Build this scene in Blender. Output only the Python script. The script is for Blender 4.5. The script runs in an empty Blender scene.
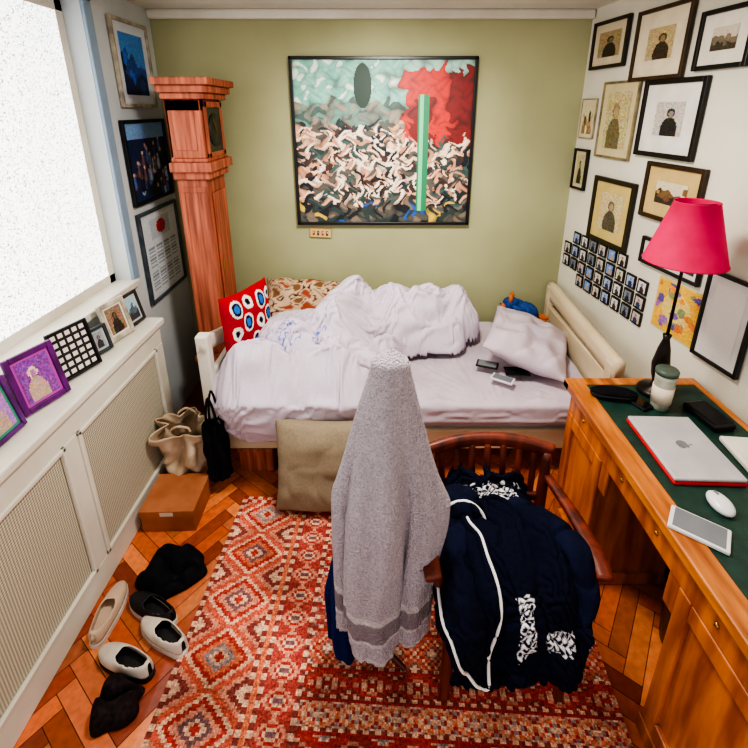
import bpy, bmesh, math, random, time
import numpy as np
from mathutils import Vector, Matrix, noise, Euler
random.seed(7); rng=np.random.RandomState(7)
S=bpy.context.scene; COL=S.collection
def lin(c):
    c=np.asarray(c,dtype=float)/255.0
    return np.where(c<=0.04045,c/12.92,((c+0.055)/1.055)**2.4)
MATS={}
def M(name,c,rough=.6,metal=0,c2=None,scale=12,stretch=(1,1,1),bump=0,bscale=150,coat=0,emit=0,detail=4,trans=0,lo=.35,hi=.65):
    if name in MATS: return MATS[name]
    m=bpy.data.materials.new(name); m.use_nodes=True; nt=m.node_tree; N=nt.nodes; L=nt.links
    b=N['Principled BSDF']; b.inputs['Roughness'].default_value=rough; b.inputs['Metallic'].default_value=metal
    b.inputs['Coat Weight'].default_value=coat; b.inputs['Transmission Weight'].default_value=trans
    if rough>=.85: b.inputs['Specular IOR Level'].default_value=.15
    tc=N.new('ShaderNodeTexCoord'); mp=N.new('ShaderNodeMapping'); L.new(tc.outputs['Object'],mp.inputs['Vector'])
    mp.inputs['Scale'].default_value=stretch
    nz=N.new('ShaderNodeTexNoise'); nz.inputs['Scale'].default_value=scale; nz.inputs['Detail'].default_value=detail
    L.new(mp.outputs[0],nz.inputs['Vector'])
    cr=N.new('ShaderNodeValToRGB'); cr.color_ramp.elements[0].position=lo; cr.color_ramp.elements[1].position=hi
    a=lin(c); d=lin(c2) if c2 is not None else a*0.88
    cr.color_ramp.elements[0].color=(*a,1); cr.color_ramp.elements[1].color=(*d,1)
    L.new(nz.outputs['Fac'],cr.inputs[0]); L.new(cr.outputs[0],b.inputs['Base Color'])
    if emit:
        L.new(cr.outputs[0],b.inputs['Emission Color']); b.inputs['Emission Strength'].default_value=emit
    if bump:
        n2=N.new('ShaderNodeTexNoise'); n2.inputs['Scale'].default_value=bscale; n2.inputs['Detail'].default_value=3
        L.new(tc.outputs['Object'],n2.inputs['Vector'])
        bp=N.new('ShaderNodeBump'); bp.inputs['Strength'].default_value=bump; bp.inputs['Distance'].default_value=.01
        L.new(n2.outputs['Fac'],bp.inputs['Height']); L.new(bp.outputs[0],b.inputs['Normal'])
    MATS[name]=m; return m
def MV(name,rough=.6,bump=0,bscale=200,coat=0,nv=.12,dist=.01):
    if name in MATS: return MATS[name]
    m=bpy.data.materials.new(name); m.use_nodes=True; nt=m.node_tree; N=nt.nodes; L=nt.links
    b=N['Principled BSDF']; b.inputs['Roughness'].default_value=rough; b.inputs['Coat Weight'].default_value=coat
    if rough>=.85: b.inputs['Specular IOR Level'].default_value=.15
    at=N.new('ShaderNodeAttribute'); at.attribute_name='Col'
    tc=N.new('ShaderNodeTexCoord'); nz=N.new('ShaderNodeTexNoise'); nz.inputs['Scale'].default_value=bscale
    L.new(tc.outputs['Object'],nz.inputs['Vector'])
    mr=N.new('ShaderNodeMapRange'); mr.inputs[1].default_value=.3; mr.inputs[2].default_value=.7
    mr.inputs[3].default_value=1-nv; mr.inputs[4].default_value=1+nv; L.new(nz.outputs['Fac'],mr.inputs[0])
    vm=N.new('ShaderNodeVectorMath'); vm.operation='SCALE'; L.new(at.outputs['Color'],vm.inputs[0]); L.new(mr.outputs[0],vm.inputs['Scale'])
    L.new(vm.outputs[0],b.inputs['Base Color'])
    if bump:
        bp=N.new('ShaderNodeBump'); bp.inputs['Strength'].default_value=bump; bp.inputs['Distance'].default_value=dist
        L.new(nz.outputs['Fac'],bp.inputs['Height']); L.new(bp.outputs[0],b.inputs['Normal'])
    MATS[name]=m; return m
def setcol(me,cols):
    ca=me.color_attributes.new('Col','FLOAT_COLOR','POINT' if len(cols)==len(me.vertices) else 'CORNER')
    a=np.ones((len(cols),4),dtype=np.float32); a[:,:3]=cols; ca.data.foreach_set('color',a.ravel())
def obj(name,me,mat=None,parent=None,loc=(0,0,0),rot=(0,0,0),smooth=False):
    o=bpy.data.objects.new(name,me); COL.objects.link(o)
    if mat is not None: me.materials.append(mat)
    o.location=loc; o.rotation_euler=rot
    if parent: o.parent=parent
    if smooth: me.polygons.foreach_set('use_smooth',[True]*len(me.polygons))
    return o
def top(o,label,cat,group=None):
    o['label']=label; o['category']=cat
    if group: o['group']=group
    return o
def thing(name,loc,label,cat,rot=(0,0,0),group=None):
    e=bpy.data.objects.new(name,None); COL.objects.link(e); e.location=loc; e.rotation_euler=rot; e.empty_display_size=.05
    return top(e,label,cat,group)
def struct(o): o['kind']='structure'; return o
def boxes(name,bl,mat,parent=None,bev=.004,loc=(0,0,0),rot=(0,0,0),seg=2):
    bm=bmesh.new()
    for x0,x1,y0,y1,z0,z1 in bl:
        mt=Matrix.Translation(((x0+x1)/2,(y0+y1)/2,(z0+z1)/2))@Matrix.Diagonal((abs(x1-x0),abs(y1-y0),abs(z1-z0),1))
        bmesh.ops.create_cube(bm,size=1,matrix=mt)
    if bev: bmesh.ops.bevel(bm,geom=bm.edges[:],offset=bev,segments=seg,affect='EDGES',profile=.5,clamp_overlap=True)
    me=bpy.data.meshes.new(name); bm.to_mesh(me); bm.free()
    return obj(name,me,mat,parent,loc,rot)
def lathe(name,prof,mat,parent=None,loc=(0,0,0),rot=(0,0,0),n=32,smooth=True):
    vs=[];fs=[]
    for r,z in prof:
        for i in range(n):
            a=2*math.pi*i/n; vs.append((r*math.cos(a),r*math.sin(a),z))
    for j in range(len(prof)-1):
        for i in range(n):
            k=(i+1)%n; fs.append((j*n+i,j*n+k,(j+1)*n+k,(j+1)*n+i))
    fs.append(tuple(range(n))[::-1]); fs.append(tuple((len(prof)-1)*n+i for i in range(n)))
    me=bpy.data.meshes.new(name); me.from_pydata(vs,[],fs); return obj(name,me,mat,parent,loc,rot,smooth)
def sweep(name,pts,rx,rz,mat,parent=None,n=12,square=False,smooth=True,loc=(0,0,0),rot=(0,0,0),sub=6):
    P=[Vector(p) for p in pts]
    def g(l,i): return l[max(0,min(len(l)-1,i))]
    if not hasattr(rx,'__len__'): rx=[rx]*len(P)
    if not hasattr(rz,'__len__'): rz=[rz]*len(P)
    Q=[];RX=[];RZ=[]
    for i in range(len(P)-1):
        for s in range(sub):
            t=s/sub; p0,p1,p2,p3=g(P,i-1),P[i],P[i+1],g(P,i+2)
            Q.append(.5*((2*p1)+(p2-p0)*t+(2*p0-5*p1+4*p2-p3)*t*t+(3*p1-p0-3*p2+p3)*t**3))
            RX.append(rx[i]*(1-t)+rx[i+1]*t); RZ.append(rz[i]*(1-t)+rz[i+1]*t)
    Q.append(P[-1]);RX.append(rx[-1]);RZ.append(rz[-1])
    vs=[];fs=[]
    for i,q in enumerate(Q):
        T=(g(Q,i+1)-g(Q,i-1)).normalized(); up=Vector((0,0,1))
        if abs(T.z)>.95: up=Vector((0,1,0))
        s=T.cross(up).normalized(); u=s.cross(T).normalized()
        for k in range(n):
            a=2*math.pi*(k+.5)/n; c,d=math.cos(a),math.sin(a)
            if square:
                mx=max(abs(c),abs(d)); e=.55; c=c*(1-e)+c/mx*e; d=d*(1-e)+d/mx*e
            vs.append(q+s*c*RX[i]+u*d*RZ[i])
    for i in range(len(Q)-1):
        for k in range(n):
            l=(k+1)%n; fs.append((i*n+k,i*n+l,(i+1)*n+l,(i+1)*n+k))
    fs.append(tuple(range(n))[::-1]); fs.append(tuple((len(Q)-1)*n+k for k in range(n)))
    me=bpy.data.meshes.new(name); me.from_pydata([tuple(v) for v in vs],[],fs); me.update()
    return obj(name,me,mat,parent,loc,rot,smooth)
def pix(name,w,h,arr,mat,parent=None,loc=(0,0,0),rot=(0,0,0)):
    ny,nx=arr.shape[:2]
    xs=np.linspace(-w/2,w/2,nx+1); zs=np.linspace(h/2,-h/2,ny+1)
    V=[(x,0,z) for z in zs for x in xs]; W=nx+1
    F=[((j+1)*W+i,(j+1)*W+i+1,j*W+i+1,j*W+i) for j in range(ny) for i in range(nx)]
    me=bpy.data.meshes.new(name); me.from_pydata(V,[],F)
    setcol(me,np.repeat(lin(arr.reshape(-1,3)),4,axis=0))
    return obj(name,me,mat,parent,loc,rot)
def grid(name,P,mask,mat,parent=None,cols=None,thick=0,smooth=True,wrap=False):
    nu,nv=P.shape[:2]; V=P.reshape(-1,3); F=[]
    for i in range(nu if wrap else nu-1):
        i2=(i+1)%nu
        for j in range(nv-1):
            if mask is None or (mask[i,j] and mask[i2,j] and mask[i,j+1] and mask[i2,j+1]):
                F.append((i*nv+j,i2*nv+j,i2*nv+j+1,i*nv+j+1))
    used=np.unique(np.array(F).ravel()); mp=-np.ones(len(V),int); mp[used]=np.arange(len(used)); grid.used=used
    me=bpy.data.meshes.new(name); me.from_pydata(V[used].tolist(),[],[tuple(int(mp[k]) for k in f) for f in F]); me.update()
    if cols is not None: setcol(me,lin(cols.reshape(-1,3)[used]))
    o=obj(name,me,mat,parent,smooth=smooth)
    if thick:
        md=o.modifiers.new('thick','SOLIDIFY'); md.thickness=thick; md.offset=0
    return o
def nz(x,y,z=0.): return noise.noise(Vector((x,y,z)))
def puff(v,k): return min(1,abs(v)*k)**.6-.7
def up(P,k,wrap=False):
    def ax(A,wr):
        n=A.shape[0]; sg=n if wr else n-1
        idx=np.arange(sg*k+(0 if wr else 1)); i=np.minimum(idx//k,sg-1); t=((idx-i*k)/k)[:,None,None]
        g=(lambda j:A[j%n]) if wr else (lambda j:A[np.clip(j,0,n-1)])
        p0,p1,p2,p3=g(i-1),g(i),g(i+1),g(i+2)
        return .5*(2*p1+(p2-p0)*t+(2*p0-5*p1+4*p2-p3)*t*t+(3*p1-p0-3*p2+p3)*t**3)
    return ax(ax(P,wrap).transpose(1,0,2),False).transpose(1,0,2)
def relax(P,it):
    for _ in range(it):
        Q=P.copy(); Q[1:-1]=(P[:-2]+2*P[1:-1]+P[2:])/4; R=Q.copy(); R[:,1:-1]=(Q[:,:-2]+2*Q[:,1:-1]+Q[:,2:])/4; P=R
    return P
def settle(items,colliders,frames):
    objs=[]
    for it in items:
        P=it['P']; o=grid('cloth_tmp',P,it.get('mask'),None,wrap=it.get('wrap',False)); used=grid.used; V=P.reshape(-1,3)[used]
        o.shape_key_add(name='Basis'); k=o.shape_key_add(name='rest'); e=np.array(it.get('expand',(1,1,1)))
        k.data.foreach_set('co',(V*e).astype(np.float32).ravel()); k.value=0
        pin=it['pin'].reshape(-1)[used]; vg=o.vertex_groups.new(name='pin'); vg.add([int(i) for i in np.nonzero(pin)[0]],1,'REPLACE')
        m=o.modifiers.new('cloth','CLOTH'); s=m.settings; s.quality=it.get('q',5); s.mass=.2; t=it.get('tens',12)
        s.tension_stiffness=t; s.compression_stiffness=t; s.shear_stiffness=t*.6; s.bending_stiffness=it.get('bend',.5); s.air_damping=2
        s.tension_damping=5; s.compression_damping=5; s.vertex_group_mass='pin'; s.rest_shape_key=k
        c=m.collision_settings; c.distance_min=.006; c.collision_quality=2; c.use_self_collision=it.get('selfc',True); c.self_distance_min=it.get('sd',.007)
        m.point_cache.frame_start=1; m.point_cache.frame_end=frames+2
        objs.append((o,used,it))
    for c in colliders:
        c.modifiers.new('c','COLLISION'); c.collision.thickness_outer=.006; c.collision.cloth_friction=30
    for f in range(1,frames+1): S.frame_set(f)
    dg=bpy.context.evaluated_depsgraph_get()
    for o,used,it in objs:
        me=o.evaluated_get(dg).to_mesh(); co=np.zeros(len(me.vertices)*3,dtype=np.float32); me.vertices.foreach_get('co',co)
        co=co.reshape(-1,3).astype(float); V=it['P'].reshape(-1,3).copy()
        if np.isfinite(co).all() and abs(co).max()<6: V[used]=co
        it['P']=V.reshape(it['P'].shape)
    for o,_,_ in objs: bpy.data.objects.remove(o,do_unlink=True)
    for c in colliders: bpy.data.objects.remove(c,do_unlink=True)
    S.frame_set(1)
def blob(name,loc,r,mat,parent,rot=(0,0,0),seg=24):
    bm=bmesh.new(); bmesh.ops.create_uvsphere(bm,u_segments=seg,v_segments=seg//2,radius=1)
    for v in bm.verts: v.co=Vector((v.co.x*r[0],v.co.y*r[1],v.co.z*r[2]))
    me=bpy.data.meshes.new(name); bm.to_mesh(me); bm.free()
    return obj(name,me,mat,parent,loc,rot,True)
def pillow(name,w,h,T,mat,parent=None,loc=(0,0,0),rot=(0,0,0),n=40,colf=None,wr=.012,seed=0,pinch=.08):
    vs=[];cs=[];fs=[]
    for side in (-1,1):
        for j in range(n+1):
            for i in range(n+1):
                u=-1+2*i/n; v=-1+2*j/n
                e=max(0,(1-abs(u)**3.2))*max(0,(1-abs(v)**3.2)); t=T/2*e**.55
                k=1-pinch*(1-abs(v)**2)*abs(u)**4; k2=1-pinch*(1-abs(u)**2)*abs(v)**4
                f=wr*nz(u*2.5+seed,v*2.5,side*3)*(e>0)+wr*.6*puff(nz(u*1.6+seed+v*.6,v*1.2,side*5),3.5)*(e**.3 if e>0 else 0)
                vs.append((u*w/2*k,side*(t+f*(e**.3 if e>0 else 0)),v*h/2*k2))
                if colf: cs.append(colf(u,v))
    W=n+1;O=W*W
    for j in range(n):
        for i in range(n):
            a=j*W+i; fs.append((a,a+1,a+W+1,a+W)); fs.append((O+a,O+a+W,O+a+W+1,O+a+1))
    me=bpy.data.meshes.new(name); me.from_pydata(vs,[],fs)
    if colf: setcol(me,lin(np.array(cs)))
    bm=bmesh.new(); bm.from_mesh(me); bmesh.ops.remove_doubles(bm,verts=bm.verts,dist=1e-5); bm.to_mesh(me); bm.free()
    return obj(name,me,mat,parent,loc,rot,True)

# ------------- fabric shapes (settled first, meshes made further below)
def hang(s,edge,z0,h):
    if s>=edge: return s,z0+h
    o=edge-s; r=.04
    if o<r*1.57: a=o/r; return edge-r*math.sin(a)-h*.5*min(1,a),z0-r*(1-math.cos(a))+h*(1-.6*min(1,a))
    return edge-r-h*.5, z0-r-(o-r*1.57)+h*.4
nu,nv=116,60; Psh=np.zeros((nu,nv,3)); pin=np.zeros((nu,nv),bool)
for i in range(nu):
    x=-.815+1.93*i/(nu-1)
    for j in range(nv):
        s=1.80+.99*j/(nv-1); y,z=hang(s,1.935,.456,.01+.03*nz(x*4+s*2,s*4-x*2,2)+.016*nz(x*9,s*8,5)); Psh[i,j]=(x,y,z)
pin[0]=pin[-1]=True; pin[:,0]=pin[:,-1]=True
sheet=dict(P=Psh,pin=pin,expand=(1.2,1.16,1),bend=.25,tens=15,selfc=False)
settle([sheet],[boxes('tmp',[(-.9,1.2,1.9,2.9,.2,.442)],None,bev=.01)],8)
caps=[(-.50,2.0,-.64,1.93,.23,.27),(-.52,2.12,-.42,2.2,.29,.34),(-.3,1.98,-.16,2.10,.24,.28),(-.25,2.14,-.20,2.50,.16,.42),(-.06,2.18,-.0,2.42,.14,.22),(-.16,2.54,.04,2.58,.15,.39),(.14,2.5,.46,2.60,.17,.38),(.1,2.4,.40,2.44,.12,.22),(-.62,1.87,-.16,1.84,.19,.16),(-.5,2.32,-.28,2.42,.15,.27)]
def dh(x,y):
    x+=.05*nz(x*4,y*4,3); y+=.05*nz(x*4,y*4,8); t=0
    for ax,ay,bx,by,r,H in caps:
        dx,dy=bx-ax,by-ay; k=max(0,min(1,((x-ax)*dx+(y-ay)*dy)/(dx*dx+dy*dy))); d=math.hypot(x-ax-k*dx,y-ay-k*dy)/r
        if d<1: t+=(H*(1-d*d)**.5)**5
    return t**(1/5)
nu,nv=135,101; Pd=np.zeros((nu,nv,3)); mk=np.zeros((nu,nv),bool); Pc=np.zeros((nu,nv,3)); S0=1.61; SL=2.80-S0
for i in range(nu):
    x=-.84+1.6*i/(nu-1)
    for j in range(nv):
        s=S0+SL*j/(nv-1); h=dh(x,s); mk[i,j]=h>.008
        wx=x+.16*nz(x*2.5,s*2.5,5); wy=s+.16*nz(x*2.5,s*2.5,15); q=min(1,h/.14)**1.2
        f=q*(.09*puff(nz(wx*3.0+wy*1.8,wy*3.2-wx*1.4,7),3.2)+.035*nz(wx*6,wy*6,17))
        y,z=hang(s,1.93,.466,max(0,h+f)); Pd[i,j]=(x,max(y,1.64),z)
        y,z=hang(s,1.95,.448,max(0,h*.86-.012+f)); Pc[i,j]=(x,max(y,1.67),z)
inner=mk.copy()
for di in (-1,0,1):
    for dj in (-1,0,1): inner&=np.roll(np.roll(mk,di,0),dj,1)
pin=mk&~inner; pin|=(mk&(np.random.RandomState(1).rand(nu,nv)<.003))
duv=dict(P=Pd,mask=mk,pin=pin,expand=(1.24,1.18,1.14),bend=2.0,tens=14,sd=.008)
mound=grid('tmp',Pc,None,None)
def drapeP(cx,cy,ztop,zbot,wx,wy,lobes,amp,seed,r0,p,skewx=0,skewy=0,pw=.9,nu=100,nv=80,sc=1.0,top_=0):
    P=np.zeros((nu,nv,3)); H=ztop-zbot
    for i in range(nu):
        a=2*math.pi*i/nu; ca,sa=math.cos(a),math.sin(a)
        for j in range(nv):
            t=j/(nv-1); k=min(1,t/p); g=k**pw*(1-.1*max(0,(t-p)/(1-p))); cap=math.sqrt(max(0,1-(1-min(1,t/.035))**2)); cap=max(cap,.06)
            A_=a+.45*nz(t*1.8,seed,ca*.6)
            fold=amp*min(1,t*1.6)*(math.sin(lobes*A_+seed+.9*math.sin(t*2.5))+.5*math.sin((lobes*2+1)*A_+2*seed-t*2))
            bulge=1+.14*math.exp(-((t-.55)/.14)**2)*max(0,ca)
            rx=(r0+(wx-r0)*g)*cap*(1+fold*.4)*sc*bulge; ry=(r0+(wy-r0)*g)*cap*(1+fold*1.8)*sc
            P[i,j]=(cx+rx*ca+skewx*t,cy+ry*sa+skewy*t,ztop-top_-(H-top_)*t+.02*t*t*math.sin(a*2+1.1))
    return P
ta=(.03,1.05,1.25,.265,.152,.085,4,.26,1.9,.026,.50,-.03,-.035,.86)
Pt=drapeP(*ta); pin=np.zeros(Pt.shape[:2],bool); pin[:,:3]=True; pin[::7,-1]=True
tow=dict(P=Pt,pin=pin,expand=(1.07,1.07,1.0),bend=.8,tens=20,wrap=True,selfc=False)
cone=grid('tmp',drapeP(*ta,nu=60,nv=50,sc=.93,top_=.008)[::-1],None,None,wrap=True)
Pg=drapeP(-.095,1.06,.55,.12,.085,.06,4,.18,2.1,.04,.5,nu=70,nv=44)
path=[(1.30,.60),(1.275,.545),(1.20,.54),(1.10,.565),(.99,.565),(.90,.53),(.858,.45),(.843,.34),(.838,.25)]
def pv(t):
    t=max(0,min(.9999,t))*(len(path)-1); i=int(t); k=t-i
    def g(i): return path[max(0,min(len(path)-1,i))]
    p0,p1,p2,p3=g(i-1),g(i),g(i+1),g(i+2)
    return tuple(.5*(2*p1[c]+(p2[c]-p0[c])*k+(2*p0[c]-5*p1[c]+4*p2[c]-p3[c])*k*k+(3*p1[c]-p0[c]-3*p2[c]+p3[c])*k**3) for c in(0,1))
def jac(u,t,off=0):
    y,z=pv(t); y2,z2=pv(t+.02) if t<.97 else (y,z-.02); ty,tz=y2-y,z2-z; l=math.hypot(ty,tz)+1e-9
    w=.13+.10*math.sin(math.pi*min(1,max(0,t*1.02)))**.6 if t<.5 else .23-.05*(t-.5)/.5
    d=.015*(1-u*u)*math.exp(-((t-.4)/.25)**2)+.05*nz(u*2,t*4,31)+.06*puff(nz(u*1.3+t*1.2,t*2.4-u,11),2.6)+off
    return (.392+w*u+.02*nz(t*5,u*2,2),y+tz/l*d,z-ty/l*d-.11*max(0,abs(u)-.7)/.3*(t<.6)-.11*max(0,abs(u)-.7)/.3*max(0,1-(t-.6)/.15)*(t>=.6))
nu,nv=68,104; Pj=np.zeros((nu,nv,3)); Pjc=np.zeros((nu,nv,3))
for i in range(nu):
    u=-1+2*i/(nu-1)
    for j in range(nv):
        t=j/(nv-1); tt=t*(1-.05*math.sin(3*u)-.04*u*u); Pj[i,j]=jac(u,tt); Pjc[i,j]=jac(u*1.02,tt,-.016)
pin=np.zeros((nu,nv),bool); pin[4:-4,0]=True; pin[1,40::20]=True; pin[-2,40::20]=True
jk_=dict(P=Pj,pin=pin,expand=(1.045,1.04,1.03),bend=6,tens=14,sd=.007)
jc=grid('tmp',Pjc[::-1],None,None)
settle([duv,tow,jk_],[mound,cone,jc],16)

# ------------- materials
pine=M('clock_pine',(194,110,82),.65,c2=(132,66,46),scale=5,stretch=(9,9,.5))
deskw=M('desk_oak',(212,122,52),.42,c2=(150,72,26),scale=4,stretch=(5,5,.7),coat=.2)
deskt=M('desk_edge_wood',(206,128,60),.4,c2=(146,74,28),scale=5,stretch=(5,.7,5),coat=.25)
chairw=M('chair_wood',(128,52,30),.5,c2=(74,28,18),scale=6,stretch=(4,4,1),coat=.1)
leather=M('green_leather',(20,50,42),.45,c2=(28,64,54),scale=30,bump=.1)
white=M('white_paint',(224,220,208),.45,c2=(206,200,186),scale=3)
black=M('black_plastic',(12,12,15),.35)
blackc=M('black_cloth',(14,14,19),.85,c2=(24,24,30),scale=20,bump=.06,bscale=200)
sheetm=M('sheet_cotton',(208,194,202),.88,c2=(192,178,190),scale=5,bump=.12,bscale=60)
vc=MV('picture_surface',.5,nv=.05); vcloth=MV('coloured_cloth',.9,bump=.35,bscale=260,nv=.08)
vterry=MV('terry_cloth',.95,bump=1.0,bscale=170,nv=.2,dist=.03)
vrug=MV('kilim_wool',.95,bump=.5,bscale=160,nv=.28); vpar=MV('parquet_wood',.38,bump=.06,bscale=40,coat=.3,nv=.16)

# ------------- room
YB=2.84; XL=-1.3; K=.14; C=1.2+K*YB
def xr(y): return C-K*y
YN=-.5; ZC=2.38
def make_floor():
    w=.06;n=5; bm=bmesh.new(); cl=bm.loops.layers.float_color.new('Col')
    A=math.radians(45+8); T=Matrix.Translation((0,1.2,0))@Matrix.Rotation(A,4,'Z')
    def quad(i0,j0,i1,j1):
        g=.0012
        p=[(i0*w+g,j0*w+g),(i1*w-g,j0*w+g),(i1*w-g,j1*w-g),(i0*w+g,j1*w-g)]
        c=T@Vector(((i0+i1)/2*w,(j0+j1)/2*w,0))
        if not(-1.7<c.x<1.9 and -.9<c.y<3.2): return
        f=bm.faces.new([bm.verts.new(T@Vector((a,b,0))) for a,b in p])
        base=np.array([[200,104,60],[176,84,46],[212,124,74],[154,68,40],[190,104,66]])[random.randrange(5)]
        cc=lin(base*random.uniform(.85,1.1))
        for l in f.loops: l[cl]=(*cc,1)
    R_=60
    for j in range(-R_,R_):
        for i in range(-R_,R_):
            if (i-j)%(2*n)==0: quad(i,j,i+n,j+1)
            if (i-j)%(2*n)==2*n-1: quad(i,j,i+1,j+n)
    for co,no in (((XL-.1,0,0),(-1,0,0)),((1.75,0,0),(1,0,0)),((0,YN,0),(0,-1,0)),((0,YB+.1,0),(0,1,0))):
        bmesh.ops.bisect_plane(bm,geom=bm.verts[:]+bm.edges[:]+bm.faces[:],plane_co=co,plane_no=no,clear_outer=True)
    dk=lin((60,26,14))
    vs=[bm.verts.new(v) for v in ((XL-.1,YN,-.002),(1.75,YN,-.002),(1.75,YB+.1,-.002),(XL-.1,YB+.1,-.002))]
    f=bm.faces.new(vs)
    for l in f.loops: l[cl]=(*dk,1)
    me=bpy.data.meshes.new('floor'); bm.to_mesh(me); bm.free()
    struct(obj('floor',me,vpar))
make_floor()
wallb=M('olive_plaster',(174,174,136),.9,c2=(158,158,122),scale=1.3,bump=.05,bscale=80)
wallr=M('cream_plaster',(226,222,206),.9,c2=(208,204,188),scale=1.5,bump=.05,bscale=80)
walll=M('cool_plaster',(200,206,208),.9,c2=(182,190,194),scale=1.5)
struct(boxes('wall_back',[(XL-.15,1.35,YB,YB+.12,0,ZC)],wallb,bev=0))
WY0,WY1,WZ0,WZ1=.2,2.2,1.0,2.3
struct(boxes('wall_left',[(XL-.15,XL,YN,YB,0,WZ0),(XL-.15,XL,YN,YB,WZ1,ZC),(XL-.15,XL,WY1,YB,WZ0,WZ1),(XL-.15,XL,YN,WY0,WZ0,WZ1)],walll,bev=0))
me=bpy.data.meshes.new('wall_right'); a,b=(xr(YN),YN),(xr(YB),YB)
me.from_pydata([(a[0],a[1],0),(b[0],b[1],0),(b[0],b[1],ZC),(a[0],a[1],ZC),(a[0]+.12,a[1],0),(b[0]+.12,b[1],0),(b[0]+.12,b[1],ZC),(a[0]+.12,a[1],ZC)],[],
 [(0,3,2,1),(4,5,6,7),(3,7,6,2),(0,1,5,4),(1,2,6,5),(0,4,7,3)])
struct(obj('wall_right',me,wallr))
struct(boxes('ceiling',[(XL-.15,1.85,YN,YB+.12,ZC,ZC+.08)],M('ceiling_white',(226,222,212),.9,c2=(214,210,200),scale=2),bev=0))
struct(boxes('trim_1',[(XL,xr(YB),YB-.04,YB,ZC-.05,ZC)],white,bev=.012))
struct(boxes('baseboard_back',[(XL,xr(YB),YB-.02,YB,0,.12)],white,bev=.004))
glass=M('bright_sky_glass',(255,255,255),.5,c2=(70,76,84),scale=190,emit=2.1,lo=.55,hi=.64,detail=2)
w=struct(boxes('window_1',[(XL-.13,XL-.08,WY0,WY0+.05,WZ0,WZ1),(XL-.13,XL-.08,WY1-.05,WY1,WZ0,WZ1),(XL-.13,XL-.08,WY0,WY1,WZ0,WZ0+.05),(XL-.13,XL-.08,WY0,WY1,WZ1-.05,WZ1)],white))
g=boxes('window_pane',[(XL-.09,XL-.082,WY0+.04,WY1-.04,WZ0+.04,WZ1-.04)],glass,parent=w,bev=0); g['kind']='structure'
struct(boxes('trim_2',[(XL-.12,XL+.03,WY0-.03,WY1+.03,WZ0-.03,WZ0+.005)],white,bev=.006))
struct(boxes('trim_3',[(XL,XL+.015,WY1,WY1+.06,WZ0,WZ1+.05),(XL,XL+.015,WY0,WY1+.06,WZ1,WZ1+.05)],M('trim_bluegrey',(140,162,184),.5),bev=.004))

# ------------- radiator cover
rc=thing('radiator_cover',(-1.21,1.2,0),'white painted wooden radiator cover with woven beige grilles under the window','radiator cover')
X0,X1=-.09,.09; Y0,Y1=-1.1,.86
boxes('shelf',[(-.09,.11,Y0,Y1+.02,.815,.85)],white,rc,.008)
fr=[(X1-.02,X1,Y0,Y1,.0,.12),(X1-.02,X1,Y0,Y1,.72,.815),(X0,X1-.02,Y1-.02,Y1,0,.815)]
for y in (Y1-.07,.1,-.5,Y0): fr.append((X1-.02,X1+.001,y,y+.07,.12,.72))
boxes('body',fr,white,rc,.004)
def grille_mat():
    m=bpy.data.materials.new('woven_grille'); m.use_nodes=True; N=m.node_tree.nodes; L=m.node_tree.links; b=N['Principled BSDF']
    tc=N.new('ShaderNodeTexCoord'); mp=N.new('ShaderNodeMapping'); mp.inputs['Rotation'].default_value=(math.radians(45),0,0)
    L.new(tc.outputs['Object'],mp.inputs[0]); ck=N.new('ShaderNodeTexChecker'); ck.inputs['Scale'].default_value=140
    ck.inputs[1].default_value=(*lin((206,200,182)),1); ck.inputs[2].default_value=(*lin((146,138,118)),1)
    L.new(mp.outputs[0],ck.inputs[0]); L.new(ck.outputs[0],b.inputs['Base Color']); b.inputs['Roughness'].default_value=.7
    bp=N.new('ShaderNodeBump'); bp.inputs['Strength'].default_value=.5; L.new(ck.outputs[1],bp.inputs['Height']); L.new(bp.outputs[0],b.inputs['Normal'])
    return m
gm=grille_mat()
for a,b in ((.17,.79),(-.43,.1),(-1.03,-.5)):
    boxes('grille',[(X1-.018,X1-.008,a,b,.12,.72)],gm,rc,0)
    boxes('moulding',[(X1-.008,X1+.008,a,a+.018,.12,.72),(X1-.008,X1+.008,b-.018,b,.12,.72),(X1-.008,X1+.008,a,b,.12,.138),(X1-.008,X1+.008,a,b,.702,.72)],white,rc,.004)

# ------------- pictures
def base(ny,nx,c): return np.tile(np.array(c,float),(ny,nx,1))
def UV(ny,nx):
    v,u=np.mgrid[0:ny,0:nx]; return (u+.5)/nx,(v+.5)/ny
def capsule(A,U,V,p,q,r0,r1,c,asp=1.,ol=.2,w=1.3):
    px,py=U-p[0],(V-p[1])*asp; dx,dy=q[0]-p[0],(q[1]-p[1])*asp
    t=np.clip((px*dx+py*dy)/(dx*dx+dy*dy+1e-9),0,1); d=np.hypot(px-t*dx,py-t*dy); r=r0+(r1-r0)*t
    m=d<r*w; A[m]=np.array(c)*ol
    m=d<r; k=1.08-.5*(d[m]/r[m])**2-.22*(px-t*dx)[m]/(r[m])
    A[m]=np.clip(np.array(c)[None,:]*k[:,None],0,255)
def art_portrait(ny,nx,bg,fg,seed):
    r=np.random.RandomState(seed); U,V=UV(ny,nx); A=base(ny,nx,bg)+r.normal(0,9,(ny,nx,1))
    cx=.5+r.uniform(-.08,.08)
    m=((U-cx)/.15)**2+((V-.33)/.14)**2<1; A[m]=fg
    m=((U-cx)/.3)**2+((V-.85)/.4)**2<1; A[m]=np.array(fg)*.8
    m=((U-cx-.01)/.09)**2+((V-.36)/.1)**2<1; A[m]=(np.array(bg)*.6+np.array(fg)*.4)
    return np.clip(A+r.normal(0,14,A.shape),0,255)
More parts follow.
